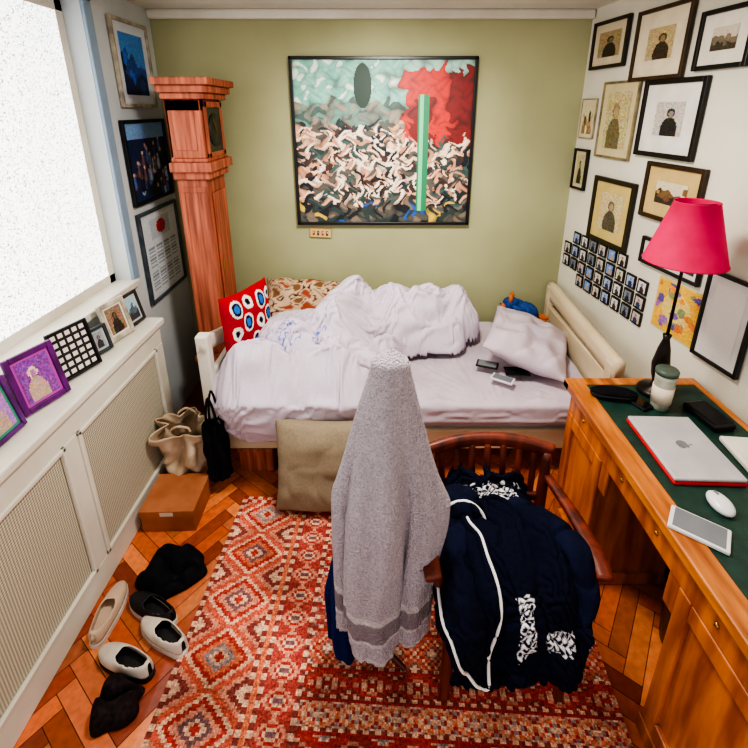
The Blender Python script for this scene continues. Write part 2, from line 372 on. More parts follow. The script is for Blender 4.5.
def art_scene(ny,nx,sky,mid,low,seed):
    r=np.random.RandomState(seed); U,V=UV(ny,nx); A=base(ny,nx,sky)
    h=.45+.1*np.sin(U*7+seed)+.05*np.sin(U*19+seed); A[V>h]=mid; h2=.7+.06*np.sin(U*9+2*seed); A[V>h2]=low
    for k in range(6):
        cx,cy,rr=r.rand(),.3+.6*r.rand(),.04+.08*r.rand(); m=((U-cx)/rr)**2+((V-cy)/(rr*1.6))**2<1; A[m]=np.array(mid)*r.uniform(.3,1.6)
    return np.clip(A+r.normal(0,10,A.shape),0,255)
def art_crowd(ny,nx,seed):
    r=np.random.RandomState(seed); U,V=UV(ny,nx); A=base(ny,nx,(26,40,78)); A[V<.2]=(120,160,206)
    for k in range(34):
        x,y=r.uniform(.05,.95),r.uniform(.2,.85); c=[(80,106,166),(46,66,116),(160,180,210),(24,28,54),(110,80,90)][r.randint(5)]
        capsule(A,U,V,(x,y+.06),(x,y+.16),.04,.05,c,w=1.1); capsule(A,U,V,(x,y),(x,y+.01),.026,.026,(210,180,170),w=1.1)
    return np.clip(A+r.normal(0,10,A.shape),0,255)
def art_calendar(ny,nx):
    U,V=UV(ny,nx); A=base(ny,nx,(206,214,220)); m=(V<.3)&(V>.05)&(abs(U-.5)<.3); A[m]=(180,190,200); m=((U-.52)/.14)**2+((V-.17)/.09)**2<1; A[m]=(170,44,50)
    for c in range(4):
        m=(abs(U-.16-.225*c)<.09)&(V>.36)&(V<.95)&((V*46).astype(int)%2==0); A[m]=(140,152,166)
    m=(abs(V-.66)<.012); A[m]=(206,214,220)
    return np.clip(A+np.random.RandomState(3).normal(0,7,A.shape),0,255)
def picture(name,center,rotz,w,h,fcol,matc,art,label,fw=.018,mw=.03,d=.02,cat='framed picture',group=None,tilt=0,glossy=.4):
    e=thing(name,center,label,cat,(0,0,0),group); e.rotation_euler=Euler((tilt,0,rotz),'XYZ')
    fm=M('frame_%d_%d_%d'%tuple(fcol),fcol,glossy,c2=tuple(int(x*.7) for x in fcol),scale=18)
    boxes('frame',[(-w/2,-w/2+fw,-d,0,-h/2,h/2),(w/2-fw,w/2,-d,0,-h/2,h/2),(-w/2+fw,w/2-fw,-d,0,-h/2,-h/2+fw),(-w/2+fw,w/2-fw,-d,0,h/2-fw,h/2)],fm,e,.003)
    iw,ih=w-2*fw,h-2*fw
    if matc is not None:
        mm=M('mount_%d_%d_%d'%tuple(matc),matc,.8); boxes('mount',[(-iw/2,iw/2,-d*.45,-.002,-ih/2,ih/2)],mm,e,0)
        iw-=2*mw; ih-=2*mw
    pix('picture',iw,ih,art,vc,e,loc=(0,-d*.45-.0015 if matc is not None else -d*.4,0))
    return e
RZ=math.atan2(-1,K)
def rp(y,z): return (xr(y)-.004,y,z)
BK=(22,18,16)
def RW(y0,y1,z0,z1,f,m,art,label,**k):
    picture('framed_print',rp((y0+y1)/2,(z0+z1)/2),RZ,(y1-y0)*1.01,z1-z0,f,m,art,label,**k)
RW(2.48,2.78,2.06,2.3,(40,30,24),(214,200,170),art_portrait(30,30,(160,140,104),(60,50,38),1),'dark-framed small sepia portrait print with cream mount',mw=.04)
RW(2.08,2.42,1.98,2.29,(70,50,30),(226,214,186),art_portrait(30,30,(186,166,124),(80,64,44),2),'gilt-framed sepia print with wide cream mount high on the wall',mw=.07)
RW(1.78,2.03,2.0,2.22,BK,(226,220,206),art_scene(24,24,(200,190,170),(120,110,90),(70,60,50),3),'black-framed small monochrome print with white mount',mw=.05)
RW(2.665,2.81,1.69,1.91,(176,160,126),(214,202,170),art_scene(24,20,(206,192,158),(170,150,112),(140,118,84),4),'small unframed-looking pale sepia print',fw=.006,mw=.02,d=.012)
RW(2.33,2.62,1.60,1.99,(150,136,100),(206,194,152),art_portrait(36,26,(186,174,128),(140,126,90),5),'tall pale parchment coloured drawing in thin frame',fw=.012,mw=.04,d=.014)
RW(1.93,2.29,1.64,1.98,BK,(228,226,218),art_portrait(34,26,(190,184,176),(50,48,46),6),'black-framed portrait photograph with white mount',fw=.022,mw=.075)
RW(2.67,2.81,1.39,1.63,BK,(204,190,150),art_portrait(24,16,(180,170,130),(60,66,50),7),'narrow black-framed small drawing with cream mount',fw=.014,mw=.022)
RW(2.23,2.57,1.14,1.50,(44,34,20),(206,184,116),art_portrait(40,32,(196,180,140),(110,100,80),8),'black and gold framed drawing with golden mount',fw=.024,mw=.055)
RW(1.84,2.18,1.36,1.62,(60,40,22),(206,180,120),art_scene(30,30,(210,200,170),(120,90,60),(60,50,40),9),'dark-framed print with yellow mount partly behind the lampshade',fw=.02,mw=.06)
RW(1.76,2.12,1.14,1.27,BK,(210,206,196),art_scene(14,40,(200,196,190),(110,108,100),(60,60,60),10),'low wide black-framed panoramic print',fw=.015,mw=.02)
RW(1.50,1.72,.86,1.24,BK,(226,222,216),base(40,24,(224,220,214)),'tall black-framed plain pale print behind the lamp',fw=.014,mw=.03)
U,V=UV(44,40); A=base(44,40,(222,172,56)); r=np.random.RandomState(5)
A[(((U-.5)/.34)**2+((V-.5)/.36)**2<1)]=(214,190,110)
for c in ((120,90,150),(226,150,40),(150,110,160),(210,120,50),(130,140,90),(96,80,140)):
    for _ in range(4):
        cx,cy=r.rand(2); m=((U-cx)/r.uniform(.05,.12))**2+((V-cy)/r.uniform(.04,.1))**2<1; A[m]=c
A=np.clip(A+r.normal(0,14,A.shape),0,255)
e=thing('drawing',rp(1.85,.99),"yellow and purple child's drawing pinned to the wall",'drawing',(0,0,RZ))
boxes('paper',[(-.13,.13,-.002,0,-.125,.125)],M('paper_yellow',(222,190,90),.8),e,0); pix('picture',.24,.23,A,vc,e,(0,-.0035,0))
protos=[]
for k in range(6):
    A=base(16,16,(20,18,18)); bgc=[(150,170,200),(200,190,180),(110,140,190),(190,170,160),(120,126,140),(206,206,210)][k]
    A[2:14,2:14]=art_portrait(12,12,bgc,[(50,60,100),(70,50,50),(200,180,170),(60,70,120),(30,30,50),(90,60,60)][k],50+k)
    me=bpy.data.meshes.new('small_photo'); w_,h_=.068,.072
    V_=[(x,-.008,z) for z in np.linspace(h_/2,-h_/2,17) for x in np.linspace(-w_/2,w_/2,17)]
    F_=[((j+1)*17+i,(j+1)*17+i+1,j*17+i+1,j*17+i) for j in range(16) for i in range(16)]
    n0=len(V_); V_+= [(-w_/2,0,h_/2),(w_/2,0,h_/2),(w_/2,0,-h_/2),(-w_/2,0,-h_/2)]
    c0,c1,c2,c3=0,16,17*17-1,17*16
    F_+=[(c0,c1,n0+1,n0),(c1,c2,n0+2,n0+1),(c2,c3,n0+3,n0+2),(c3,c0,n0,n0+3)]
    me.from_pydata(V_,[],F_); cc=np.vstack([np.repeat(lin(A.reshape(-1,3)),4,axis=0),np.tile(lin((20,18,18)),(16,1))]); setcol(me,cc); me.materials.append(vc); protos.append(me)
idx=0
for row in range(4):
    for c in range(9):
        if (row,c) in ((0,0),(3,0),(3,1)): continue
        y=2.76-c*.086; z=1.10-row*.083
        if (z>1.09 and y<2.2) or y<2.02: continue
        o=bpy.data.objects.new('small_photo',protos[(idx*5+row)%6]); COL.objects.link(o); o.location=rp(y,z); o.rotation_euler=(0,random.uniform(-.03,.03),RZ)
        top(o,'tiny black-bordered photograph in a cluster on the cream wall','photograph','cluster of tiny photographs'); idx+=1
LZ=math.radians(90)
def LW(y0,y1,z0,z1,f,m,art,label,**k): picture('framed_picture',(XL+.004,(y0+y1)/2,(z0+z1)/2),LZ,y1-y0,z1-z0,f,m,art,label,**k)
LW(2.38,2.74,1.86,2.28,(190,180,160),(206,214,224),art_scene(36,28,(70,130,200),(30,70,140),(20,34,80),21),'pale-framed picture with vivid blue seascape',mw=.045)
LW(2.33,2.79,1.36,1.80,(16,18,26),None,art_crowd(50,50,22),'black-framed dark blue group photograph')
LW(2.33,2.79,.80,1.32,(70,80,92),(206,212,216),art_calendar(60,44),'grey-framed pale calendar-like sheet with small red image',mw=.015)

def painting():
    # plain abstract patchwork in the same palette
    ny,nx=216,226; U,V=UV(ny,nx); r=np.random.RandomState(31); n=900
    px,py=r.rand(n),r.rand(n); ang=r.uniform(0,3.14,n); C_=np.zeros((n,3))
    fl=np.array([(236,196,166),(214,160,130),(244,216,192),(190,136,108),(232,214,200)]); dk=np.array([(26,44,48),(18,24,34),(60,84,80),(40,60,58),(90,84,76),(70,40,34)])
    for k in range(n):
        u,v=px[k],py[k]
        if u>.62 and v<.47: c=[(196,42,34),(182,34,30),(206,56,42),(120,24,26)][0 if not(.66<u<.76 and v>.22 or u>.88) else 3] if v>.06 else (150,190,176)
        elif v<.24: c=[(116,178,162),(132,186,168),(206,220,206),(108,168,156)][r.choice(4,p=[.4,.3,.15,.15])]
        elif v<.38: c=[(112,120,110),(96,140,126),(140,132,116),(70,92,86)][r.randint(4)]
        elif v<.88: c=fl[r.randint(5)] if r.rand()<.5 else dk[r.randint(6)]
        else: c=[(80,78,70),(46,60,58),(120,104,90),(40,84,160),(206,170,70),(26,30,36)][r.choice(6,p=[.3,.25,.2,.06,.05,.14])]
        C_[k]=c
    best=np.full((ny,nx),9.); idx=np.zeros((ny,nx),int)
    wu=U+.012*np.sin(V*60+U*20); wv=V+.012*np.sin(U*55-V*18)
    for k in range(n):
        dx,dy=wu-px[k],wv-py[k]; ca,sa=math.cos(ang[k]),math.sin(ang[k]); a=dx*ca+dy*sa; b=-dx*sa+dy*ca
        st=2.2 if .36<py[k]<.9 else 1.2; d=(a/st)**2+(b*st)**2; m=d<best; best[m]=d[m]; idx[m]=k
    A=C_[idx]*(1.06-np.clip(best*260,0,.35))[...,None]
    m=((U-.385)/.05)**2+((V-.15)/.13)**2<1; A[m]=(14,50,38)
    m=(abs(U-.725)<.03)&(V>.2)&(V<.92); A[m]=(36,130,86); m=(abs(U-.715)<.01)&(V>.2)&(V<.92); A[m]=(110,206,150)
    return np.clip(A,0,255)
e=thing('framed_painting',(.02,YB-.004,1.645),'large black-framed colourful painting in red, teal and flesh tones','painting')
W_,H_=1.09,.99
boxes('frame',[(-W_/2,-W_/2+.018,-.035,0,-H_/2,H_/2),(W_/2-.018,W_/2,-.035,0,-H_/2,H_/2),(-W_/2,W_/2,-.035,0,-H_/2,-H_/2+.018),(-W_/2,W_/2,-.035,0,H_/2-.018,H_/2)],black,e,.003)
pix('canvas',W_-.03,H_-.03,painting(),vc,e,(0,-.022,0))
A=base(20,46,(200,170,110)); U,V=UV(20,46)
for k,c in enumerate([(150,40,30),(40,40,40),(160,50,40),(60,50,40)]):
    m=(abs(U-.16-.22*k)<.06)&(abs(V-.5)<.3); A[m]=c; m=(abs(U-.16-.22*k)<.02)&(abs(V-.4)<.12); A[m]=(220,200,150)
e=thing('small_plaque',(-.385,YB-.003,1.09),'small wooden block-letter plaque hung below the painting','plaque',(0,.05,0))
boxes('board',[(-.07,.07,-.012,0,-.03,.03)],M('plaque_wood',(176,140,84),.6),e,.003); pix('lettering',.132,.052,A,vc,e,(0,-.0135,0))

def shelf_frame(y,w,h,f,m,art,label,fw=.015,mw=.01,tz=0,x=-1.19):
    t=math.radians(-12)
    e=picture('photo_frame',(x-.02,y,.852+h/2*math.cos(t)+.003),LZ+tz,w,h,f,m,art,label,fw=fw,mw=mw,d=.014,cat='photo frame',group='photo frames on the radiator shelf',tilt=t)
    boxes('stand',[(-.015,.015,.0,.004,-h/2+.006,h/4)],black,e,0)
U,V=UV(30,30)
shelf_frame(1.18,.15,.19,(110,40,130),(60,150,120),art_portrait(26,22,(176,120,196),(226,190,170),60),'green and purple photo frame at the near end of the shelf')
shelf_frame(1.37,.17,.21,(108,24,120),(190,80,180),art_portrait(26,22,(140,70,160),(236,200,180),61),'bright purple photo frame with smiling portrait',fw=.02,tz=-.3)
shelf_frame(1.57,.17,.2,(16,16,20),None,np.where((((U*5%1-.5)**2+(V*6%1-.5)**2)<.11)[...,None],(224,216,206),(26,22,30))*1.0,'black and white dotted photo frame',fw=.01,tz=-.3)
shelf_frame(1.72,.1,.12,(60,66,74),(180,186,190),art_portrait(20,16,(150,150,156),(60,60,66),62),'small silver photo frame',tz=-.3)
shelf_frame(1.86,.15,.18,(206,196,178),(224,220,210),art_portrait(20,16,(140,110,90),(60,50,46),63),'cream photo frame with dark portrait',fw=.02,tz=-.2)
shelf_frame(2.0,.12,.16,(60,56,54),(190,196,200),art_scene(20,16,(160,190,210),(90,110,120),(60,60,70),64),'grey photo frame at the far end of the shelf',tz=-.1)

# ------------- clock (faces +X)
ck=thing('longcase_clock',(-.99,2.53,0),'tall reddish pine longcase clock standing beside the bed','grandfather clock')
boxes('plinth',[(-.11,.095,-.19,.2,0,.06),(-.10,.085,-.175,.185,.06,.42),(-.11,.095,-.185,.195,.42,.46)],pine,ck,.008)
boxes('trunk',[(-.085,.075,-.14,.14,.46,1.5),(-.095,.1,-.155,.155,1.5,1.54),(-.10,.12,-.175,.175,1.54,1.59)],pine,ck,.006)
boxes('trunk_moulding',[(-.07,.07,-.144,-.139,.52,.55),(-.07,.07,-.144,-.139,1.43,1.46),(-.07,-.05,-.144,-.139,.55,1.43),(.05,.07,-.144,-.139,.55,1.43)],pine,ck,.002)
dr=boxes('door',[(.076,.088,-.095,.095,.58,1.42)],pine,ck,.005); boxes('keyhole_plate',[(.088,.091,-.085,-.065,.98,1.04)],M('brass',(190,150,70),.3,1),dr,.002)
def hx(l): return [(a+.01,b+.01,c,d,e_,f) for a,b,c,d,e_,f in l]
boxes('hood',hx([(-.10,.09,-.16,.16,1.59,1.61),(-.10,.08,-.155,-.10,1.61,1.9),(-.10,.08,.10,.155,1.61,1.9),(-.10,.08,-.155,.155,1.84,1.9),(-.10,-.08,-.155,.155,1.6,1.9),(-.11,.11,-.17,.17,1.9,1.93),(-.12,.13,-.19,.19,1.93,1.965),(-.13,.15,-.21,.21,1.965,2.0)]),pine,ck,.006)
boxes('side_panel',hx([(-.065,.045,-.159,-.154,1.65,1.84)]),pine,ck,.004)
boxes('glass_door',hx([(.081,.088,-.115,.115,1.63,1.86)]),M('dark_glass',(14,26,22),.12,c2=(24,40,32)),ck,.003)
boxes('door_frame',hx([(.082,.094,-.13,-.1,1.61,1.89),(.082,.094,.1,.13,1.61,1.89),(.082,.094,-.13,.13,1.61,1.635),(.082,.094,-.13,.13,1.86,1.89)]),pine,ck,.003)
dl=lathe('dial',[(.0,0),(.085,0),(.085,.004),(0,.004)],M('dial_dark',(40,44,36),.4),ck,loc=(.098,0,1.745),rot=(0,math.radians(90),0))
boxes('hand',[(-.003,.003,-.004,.004,-.01,.07)],M('brass',(190,150,70)),dl,0,loc=(0,0,.007),rot=(0,math.radians(-90),.5))

# ------------- bed
bed=thing('bed',(.15,2.36,0),'white painted wooden single bed pushed against the wall','bed')
def bp(n,l,m=white,b=.008): return boxes(n,[(x0-.15,x1-.15,y0-2.36,y1-2.36,z0,z1) for x0,x1,y0,y1,z0,z1 in l],m,bed,b)
cream=M('cream_wood',(222,206,176),.45,c2=(204,184,150),scale=3,stretch=(1,.6,3))
bp('headboard',[(-.88,-.82,1.9,1.96,0,.83),(-.88,-.82,2.76,2.815,0,.66),(-.865,-.835,1.96,2.76,.3,.6)])
sweep('top_rail',[(-1.0,-.46,.79),(-1.0,-.3,.74),(-1.0,-.1,.68),(-1.0,.15,.64),(-1.0,.44,.64)],.02,.04,white,bed,square=True)
bp('footboard',[(1.12,1.18,1.9,1.965,0,.68),(1.12,1.165,2.76,2.815,0,.74),(1.13,1.165,1.96,2.76,.25,.6)],cream)
sweep('top_rail',[(1.0,-.48,.655),(1.0,-.02,.68),(1.0,.45,.705)],.026,.06,cream,bed,square=True)
bp('side_rail',[(-.82,1.12,1.915,1.94,.17,.29)],cream); bp('side_rail',[(-.82,1.12,2.79,2.81,.17,.29)],cream)
bp('slat_base',[(-.82,1.12,1.94,2.79,.24,.262)],cream)
mt=thing('mattress',(.15,2.36,.264),'single mattress with rumpled pale lilac fitted sheet','mattress')
boxes('core',[(-.965,.965,-.42,.43,0,.168)],M('ticking',(210,200,200),.9),mt,.03,seg=4)
grid('fitted_sheet',up(sheet['P'],2)-np.array((.15,2.36,.264)),None,sheetm,mt)
P=relax(up(duv['P'],3),1); nu,nv=P.shape[:2]; cols=np.zeros((nu,nv,3)); mh=np.zeros((nu,nv),bool)
for i in range(nu):
    x=-.84+1.6*i/(nu-1)
    for j in range(nv):
        s=S0+SL*j/(nv-1); mh[i,j]=dh(x,s)>.009; c=(206,194,208)
        e_=min(math.hypot((x+.50)/.12,(s-2.005)/.055),math.hypot((x+.31)/.05,(s-2.03)/.035))
        if e_<1 and abs(nz(x*52,s*52,2))<.085 and nz(x*18,s*18,5)>-.12: c=(92,108,188)
        cols[i,j]=c
P=P-np.array((-.2,2.2,.47))
dv=grid('duvet',P,mh,MV('duvet_cotton',.88,bump=.1,bscale=90,nv=.04),None,cols,thick=.008); dv.location=(-.2,2.2,.47)
top(dv,'crumpled pale lilac duvet with blue embroidery heaped on the bed','duvet')
def redc(u,v):
    for cx,cy,r_ in ((-.62,.68,.2),(-.15,.75,.16),(.38,.66,.22),(.8,.7,.14),(-.3,.3,.2),(.2,.2,.16),(.68,.22,.2),(-.72,.12,.16),(-.02,-.22,.2),(.45,-.2,.14),(-.5,-.35,.2),(.78,-.4,.16),(.25,-.65,.22),(-.2,-.72,.16),(-.72,-.75,.18),(.7,-.82,.14)):
        d=math.hypot(u-cx,v-cy)/r_
        big=r_>=.2
        if d<.5: return (50,110,200) if big else (18,16,24)
        if d<.78: return (18,16,24) if big else (236,230,228)
        if d<1.05: return (236,230,228)
    return (176,4,20)
e=pillow('scatter_cushion',.34,.46,.12,vcloth,None,(-.69,2.13,.76),(math.radians(-3),0,math.radians(64)),n=90,colf=redc)
top(e,'red square cushion with white, black and blue circles against the headboard','cushion')
def flor(u,v):
    k=nz(u*3.4,v*3.4,3)
    if abs(k)<.05: return (70,40,34)
    if k>.26: return (150,74,52)
    if k<-.26: return (120,84,56)
    return (196,168,138)
e=pillow('pillow',.48,.38,.22,vcloth,None,(-.49,2.60,.68),(math.radians(-56),math.radians(6),math.radians(6)),n=50,colf=flor,wr=.03); top(e,'plump cream and brown patterned pillow at the head of the bed','pillow')
e=pillow('pillow',.56,.46,.16,sheetm,None,(.86,2.33,.58),(math.radians(-74),0,math.radians(68)),n=70,wr=.035,seed=11,pinch=.05); top(e,'large soft white pillow lying by the footboard','pillow')
st=thing('soft_toy',(.95,2.70,.47),'small blue plush toy with orange trim lying behind the pillow','soft toy',(0,0,-.4))
bl=M('plush_blue',(54,86,150),.95,c2=(36,60,120),scale=40,bump=.4); og=M('plush_orange',(206,116,66),.95,bump=.4)
blob('body',(0,0,.11),(.09,.06,.08),bl,st); blob('head',(-.09,0,.16),(.055,.05,.05),bl,st)
blob('muzzle',(-.13,-.02,.15),(.025,.028,.02),og,st)
for y in(-.035,.035): blob('ear',(-.09,y,.21),(.014,.016,.028),og,st)
for y in(-.06,.06): blob('arm',(-.03,y,.15),(.05,.02,.02),bl,st,(0,.5,0)); blob('leg',(.1,y*.7,.08),(.055,.024,.024),og,st)
blob('nose',(-.152,-.02,.158),(.008,.008,.006),black,st)
def slab(name,loc,rz,w,l,t,m1,m2,label,cat):
    e=thing(name,loc,label,cat,(0,0,rz)); boxes('body',[(-w/2,w/2,-l/2,l/2,0,t)],m1,e,t*.3); boxes('screen',[(-w/2+.006,w/2-.006,-l/2+.01,l/2-.01,t,t+.001)],m2,e,0); return e
scr=M('dark_screen',(20,22,28),.12); grey=M('grey_screen',(120,124,130),.2); wpl=M('white_plastic',(226,226,226),.3)
slab('phone',(.60,2.2,.495),1.2,.07,.12,.01,black,grey,'black phone with grey screen lying on the sheet','phone')
slab('remote_control',(.65,2.06,.492),1.0,.06,.12,.012,wpl,grey,'small white handheld device lying on the sheet','device')
slab('tablet',(.745,2.13,.495),1.5,.08,.13,.009,black,scr,'small black tablet on the sheet near the pillow','tablet')
e=pillow('floor_cushion',.45,.48,.16,M('taupe_linen',(150,136,114),.95,c2=(142,127,106),scale=90,bump=.15,bscale=300),None,(-.28,1.725,.238),(math.radians(-12),0,math.radians(-3)),n=50,wr=.014,seed=6)
top(e,'large square taupe linen cushion leaning against the bed','cushion')
e=thing('storage_box',(-.66,2.06,0),'reddish wooden storage box pushed under the bed','box')
boxes('body',[(-.09,.09,-.12,.12,0,.13)],pine,e,.005); boxes('lid',[(-.095,.095,-.125,.125,.13,.15)],pine,e,.004)

# ------------- bags, box
kraft=M('cardboard',(180,116,80),.85,c2=(154,92,60),scale=6)
e=thing('cardboard_box',(-.975,1.685,0),'closed brown cardboard shoe box on the parquet','box',(0,0,.03))
boxes('body',[(-.12,.12,-.11,.11,0,.1)],kraft,e,.002); boxes('lid',[(-.124,.124,-.114,.114,.085,.122)],kraft,e,.002)
boxes('label',[(-.03,.03,-.1152,-.1142,.095,.115)],M('label_paper',(214,200,180),.8),e,0)
def bag(name,loc,w,d,h,mat,label,cat,seed,rz=0,lump=.02,topw=1.0,lean=0,hh=1.09):
    e=thing(name,loc,label,cat,(0,0,rz)); nu,nv=60,34; P=np.zeros((nu,nv,3))
    for i in range(nu):
        a=2*math.pi*i/nu
        for j in range(nv):
            t=j/(nv-1); ca,sa=math.cos(a),math.sin(a); mx=max(abs(ca),abs(sa))**.6
            k=(1+(topw-1)*t)*(.92 if t>.04 else .8); f=lump*nz(ca*2.0+seed,sa*2.0,t*3)*1.8+lump*.7*puff(nz(ca*1.3+seed,sa*1.3,t*2.4),3.5)
            P[i,j]=((w/2*k/mx+f)*ca,(d/2*k*(1-.25*t)/mx+f)*sa-lean*t*t,h*t-lump*.8*t*(sa<0)*abs(sa))
    grid('body',P,None,mat,e,thick=.004,wrap=True)
    boxes('base',[(-w*.36,w*.36,-d*.36,d*.36,0.002,.01)],mat,e,.002)
    for y in(-d*.3-lean,d*.3-lean): sweep('handle',[(-w*.2,y,h*.95),(-w*.16,y,h*(hh+.95)/2),(0,y*1.1,h*hh),(w*.16,y,h*(hh+.95)/2),(w*.2,y,h*.95)],.006,.006,mat,e,n=8)
canvas=M('canvas_beige',(204,184,160),.9,c2=(182,158,132),scale=12,bump=.1,bscale=120)
bag('tote_bag',(-.99,1.925,0),.23,.22,.38,canvas,'slouching beige canvas tote bag beside the radiator cover','bag',2,.15,.045,1.0,.05,1.06)
bag('carrier_bag',(-.81,1.82,.09),.12,.09,.33,blackc,'black fabric bag hanging from the bed post','bag',5,.1,.012,.8,0,1.45)

# ------------- rug
def rug():
    nx,ny=312,352; U,V=UV(ny,nx); X=np.floor(np.arange(nx))[None,:]+0*U; Y=np.floor(np.arange(ny))[:,None]+0*U
    cr=(214,180,150);nv=(100,78,86);og=(200,110,78);rd=(158,50,46);br=(114,52,50);bg=(130,130,134);pk=(202,136,112)
    A=base(ny,nx,(168,66,58)); R=random.Random(5)
    def dia(m,cx,cy,w,h,c,x=X,y=Y,q=2): A[m&(np.floor(abs(x-cx)/q)/(w/q)+np.floor(abs(y-cy)/q)/(h/q)<1)]=c
    B=X<60; A[B]=(190,86,68)
    for cy in range(0,ny+42,42):
        for cx in (5,55): dia(B,cx,cy,17,13,pk); dia(B,cx,cy,11,9,br); dia(B,cx,cy,6,5,cr)
    for i,cy in enumerate(range(21,ny+42,42)):
        for w_,h_,c in [(26,20,cr),(22,17,rd),(17,13,og if i%2 else pk),(12,9,nv if i%3 else bg),(7,5,cr),(3,3,rd)]: dia(B,30,cy,w_,h_,c)
    for x0 in (0,57,65,92): 
        m=(X>=x0)&(X<x0+4); A[m]=cr; A[m&((Y//4)%2==0)]=br
    m=(X>=61)&(X<65); A[m]=og
    m=(X>=69)&(X<92); A[m]=(152,58,54); pyy=Y%18
    for w_,h_,c in ((11,9,pk),(8,6,rd),(5,4,cr),(3,2,nv)): dia((X>=69)&(X<92),80,9,w_,h_,c,X,pyy)
    F=X>=96; y0=0; k=0
    bgs=[(168,60,54),(198,148,120),(148,50,48),(188,106,82),(134,66,66),(176,84,70)]
    seqs=[((1,1,cr),(.82,.82,rd),(.62,.62,og),(.42,.42,nv),(.22,.22,cr)),((1,1,rd),(.8,.8,pk),(.6,.55,br),(.4,.4,cr),(.2,.2,rd)),((1,1,og),(.8,.8,cr),(.6,.55,rd),(.4,.35,bg),(.2,.2,cr)),((1,.9,pk),(.8,.75,br),(.6,.5,rd),(.4,.35,cr),(.2,.2,bg)),((1,.9,cr),(.84,.7,og),(.6,.5,rd),(.4,.35,pk),(.2,.2,nv))]
    while y0<ny:
        h=R.choice([22,26,30,18]); per=R.choice([26,32,38]); off=R.choice([0,per//2]); m=F&(Y>=y0)&(Y<y0+h); A[m]=bgs[k%6]; sq=seqs[k%5]
        px=(X-96+off)%per
        for a,b,c in sq: dia(m,per/2,y0+h/2+2,per/2*a,(h/2-3)*b,c,px,Y)
        for cx in (0,per):
            for a,b,c in sq[2:]: dia(m,cx,y0+3,per*.42*a,h*.42*b,c,px,Y); dia(m,cx,y0+h,per*.42*a,h*.42*b,c,px,Y)
        s=F&(Y>=y0)&(Y<y0+2); A[s]=cr; A[s&((X//4)%2==0)]=br; s=F&(Y>=y0+2)&(Y<y0+4); A[s]=rd
        y0+=h; k+=1
    m=(Y<8); A[m]=cr; A[m&((X//5+Y//4)%2==0)]=rd
    A=.78*A+.22*np.array((180,98,80))
    r=np.random.RandomState(2); A=A*(1+r.normal(0,.1,(ny,nx,1)))*(1+.05*np.sin(Y*1.3))[...,None]
    wear=np.array([[nz(i*.02,j*.02,3)+.5*nz(i*.07,j*.07,9) for i in range(nx)] for j in range(ny)]); A=A*(1+.28*wear[...,None])
    return np.clip(A,0,255)
e=pix('rug',1.50,1.66,rug(),vrug,None,(.025,.90,.009),(math.radians(-90),0,math.radians(-3)))
md=e.modifiers.new('t','SOLIDIFY'); md.thickness=.006; md.offset=-1
top(e,'faded red, orange and cream geometric kilim rug on the parquet','rug')

# ------------- towel on stand
vs=thing('clothes_stand',(.02,1.06,.011),'slim dark wooden clothes stand hidden under a towel','clothes stand')
lathe('pole',[(.010,.02),(.010,.6),(.010,1.16),(.012,1.18),(.010,1.2),(.003,1.21)],chairw,vs,n=20)
for k in range(3):
    a=math.pi/2+k*2.094; sweep('foot',[(0,0,.04),(.04*math.cos(a),.04*math.sin(a),.03),(.075*math.cos(a),.075*math.sin(a),.009)],.009,.009,chairw,vs,n=8)
P=up(tow['P'],2,True); P[:,:24]=relax(np.concatenate([P[-4:],P,P[:4]]),4)[4:-4][:,:24]; nu,nv=P.shape[:2]; cols=np.zeros((nu,nv,3))
for j in range(nv):
    t=j/(nv-1); c=(216,204,214)
    if .82<t<.845 or .915<t<.93: c=(236,228,232)
    elif .845<=t<=.915: c=(168,154,162)
    elif t>.985: c=(236,228,232)
    cols[:,j]=c
o=grid('towel',P-np.array((.03,1.05,1.25)),None,vterry,None,cols,thick=.006,wrap=True); o.location=(.03,1.05,1.25)
top(o,'pale lilac-grey terry bath towel draped to a point','towel')
P=up(Pg,2,True); cols=np.zeros(P.shape)+np.array((28,48,110))
o=grid('dressing_gown',P-np.array((-.09,1.08,.5)),None,vterry,None,cols,thick=.006,wrap=True); o.location=(-.09,1.08,.5)
top(o,'dark blue garment hanging beneath the towel','clothing')

# ------------- chair
ch=thing('armchair',(.40,1.14,0),'dark reddish wooden armchair with slatted back','chair')
def cp(nm,pts,rx,rz,**k): return sweep(nm,pts,rx,rz,chairw,ch,square=True,**k)
boxes('seat',[(-.21,.21,-.2,.2,.40,.43)],chairw,ch,.012,seg=4)
boxes('apron',[(-.18,.18,-.185,-.17,.34,.40),(-.18,.18,.165,.18,.34,.40),(-.185,-.17,-.18,.18,.34,.40),(.17,.185,-.18,.18,.34,.40)],chairw,ch,.003)
cp('back_rail',[(-.235,.20,.665),(-.12,.225,.685),(0,.235,.69),(.12,.225,.685),(.235,.20,.665)],.014,.026)
cp('lower_rail',[(-.2,.185,.47),(0,.2,.47),(.2,.185,.47)],.01,.016)
for s in(-1,1):
    cp('back_post',[(s*.19,.175,.005),(s*.2,.175,.4),(s*.215,.20,.66)],[.018,.02,.016],[.018,.02,.016],n=8)
    cp('arm',[(s*.215,.18,.57),(s*.24,.02,.575),(s*.25,-.14,.58),(s*.245,-.21,.575)],[.014,.02,.028,.024],.012)
    cp('arm_support',[(s*.19,-.16,.41),(s*.22,-.17,.5),(s*.24,-.16,.575)],.017,.017,n=8)
    cp('leg',[(s*.175,-.165,.41),(s*.18,-.17,.2),(s*.19,-.19,.005)],[.022,.02,.015],[.022,.02,.015],n=8)
    cp('stretcher',[(s*.18,-.17,.16),(s*.19,.175,.16)],.01,.01,n=8)
cp('front_stretcher',[(-.18,-.175,.2),(.18,-.175,.2)],.01,.014,n=8)
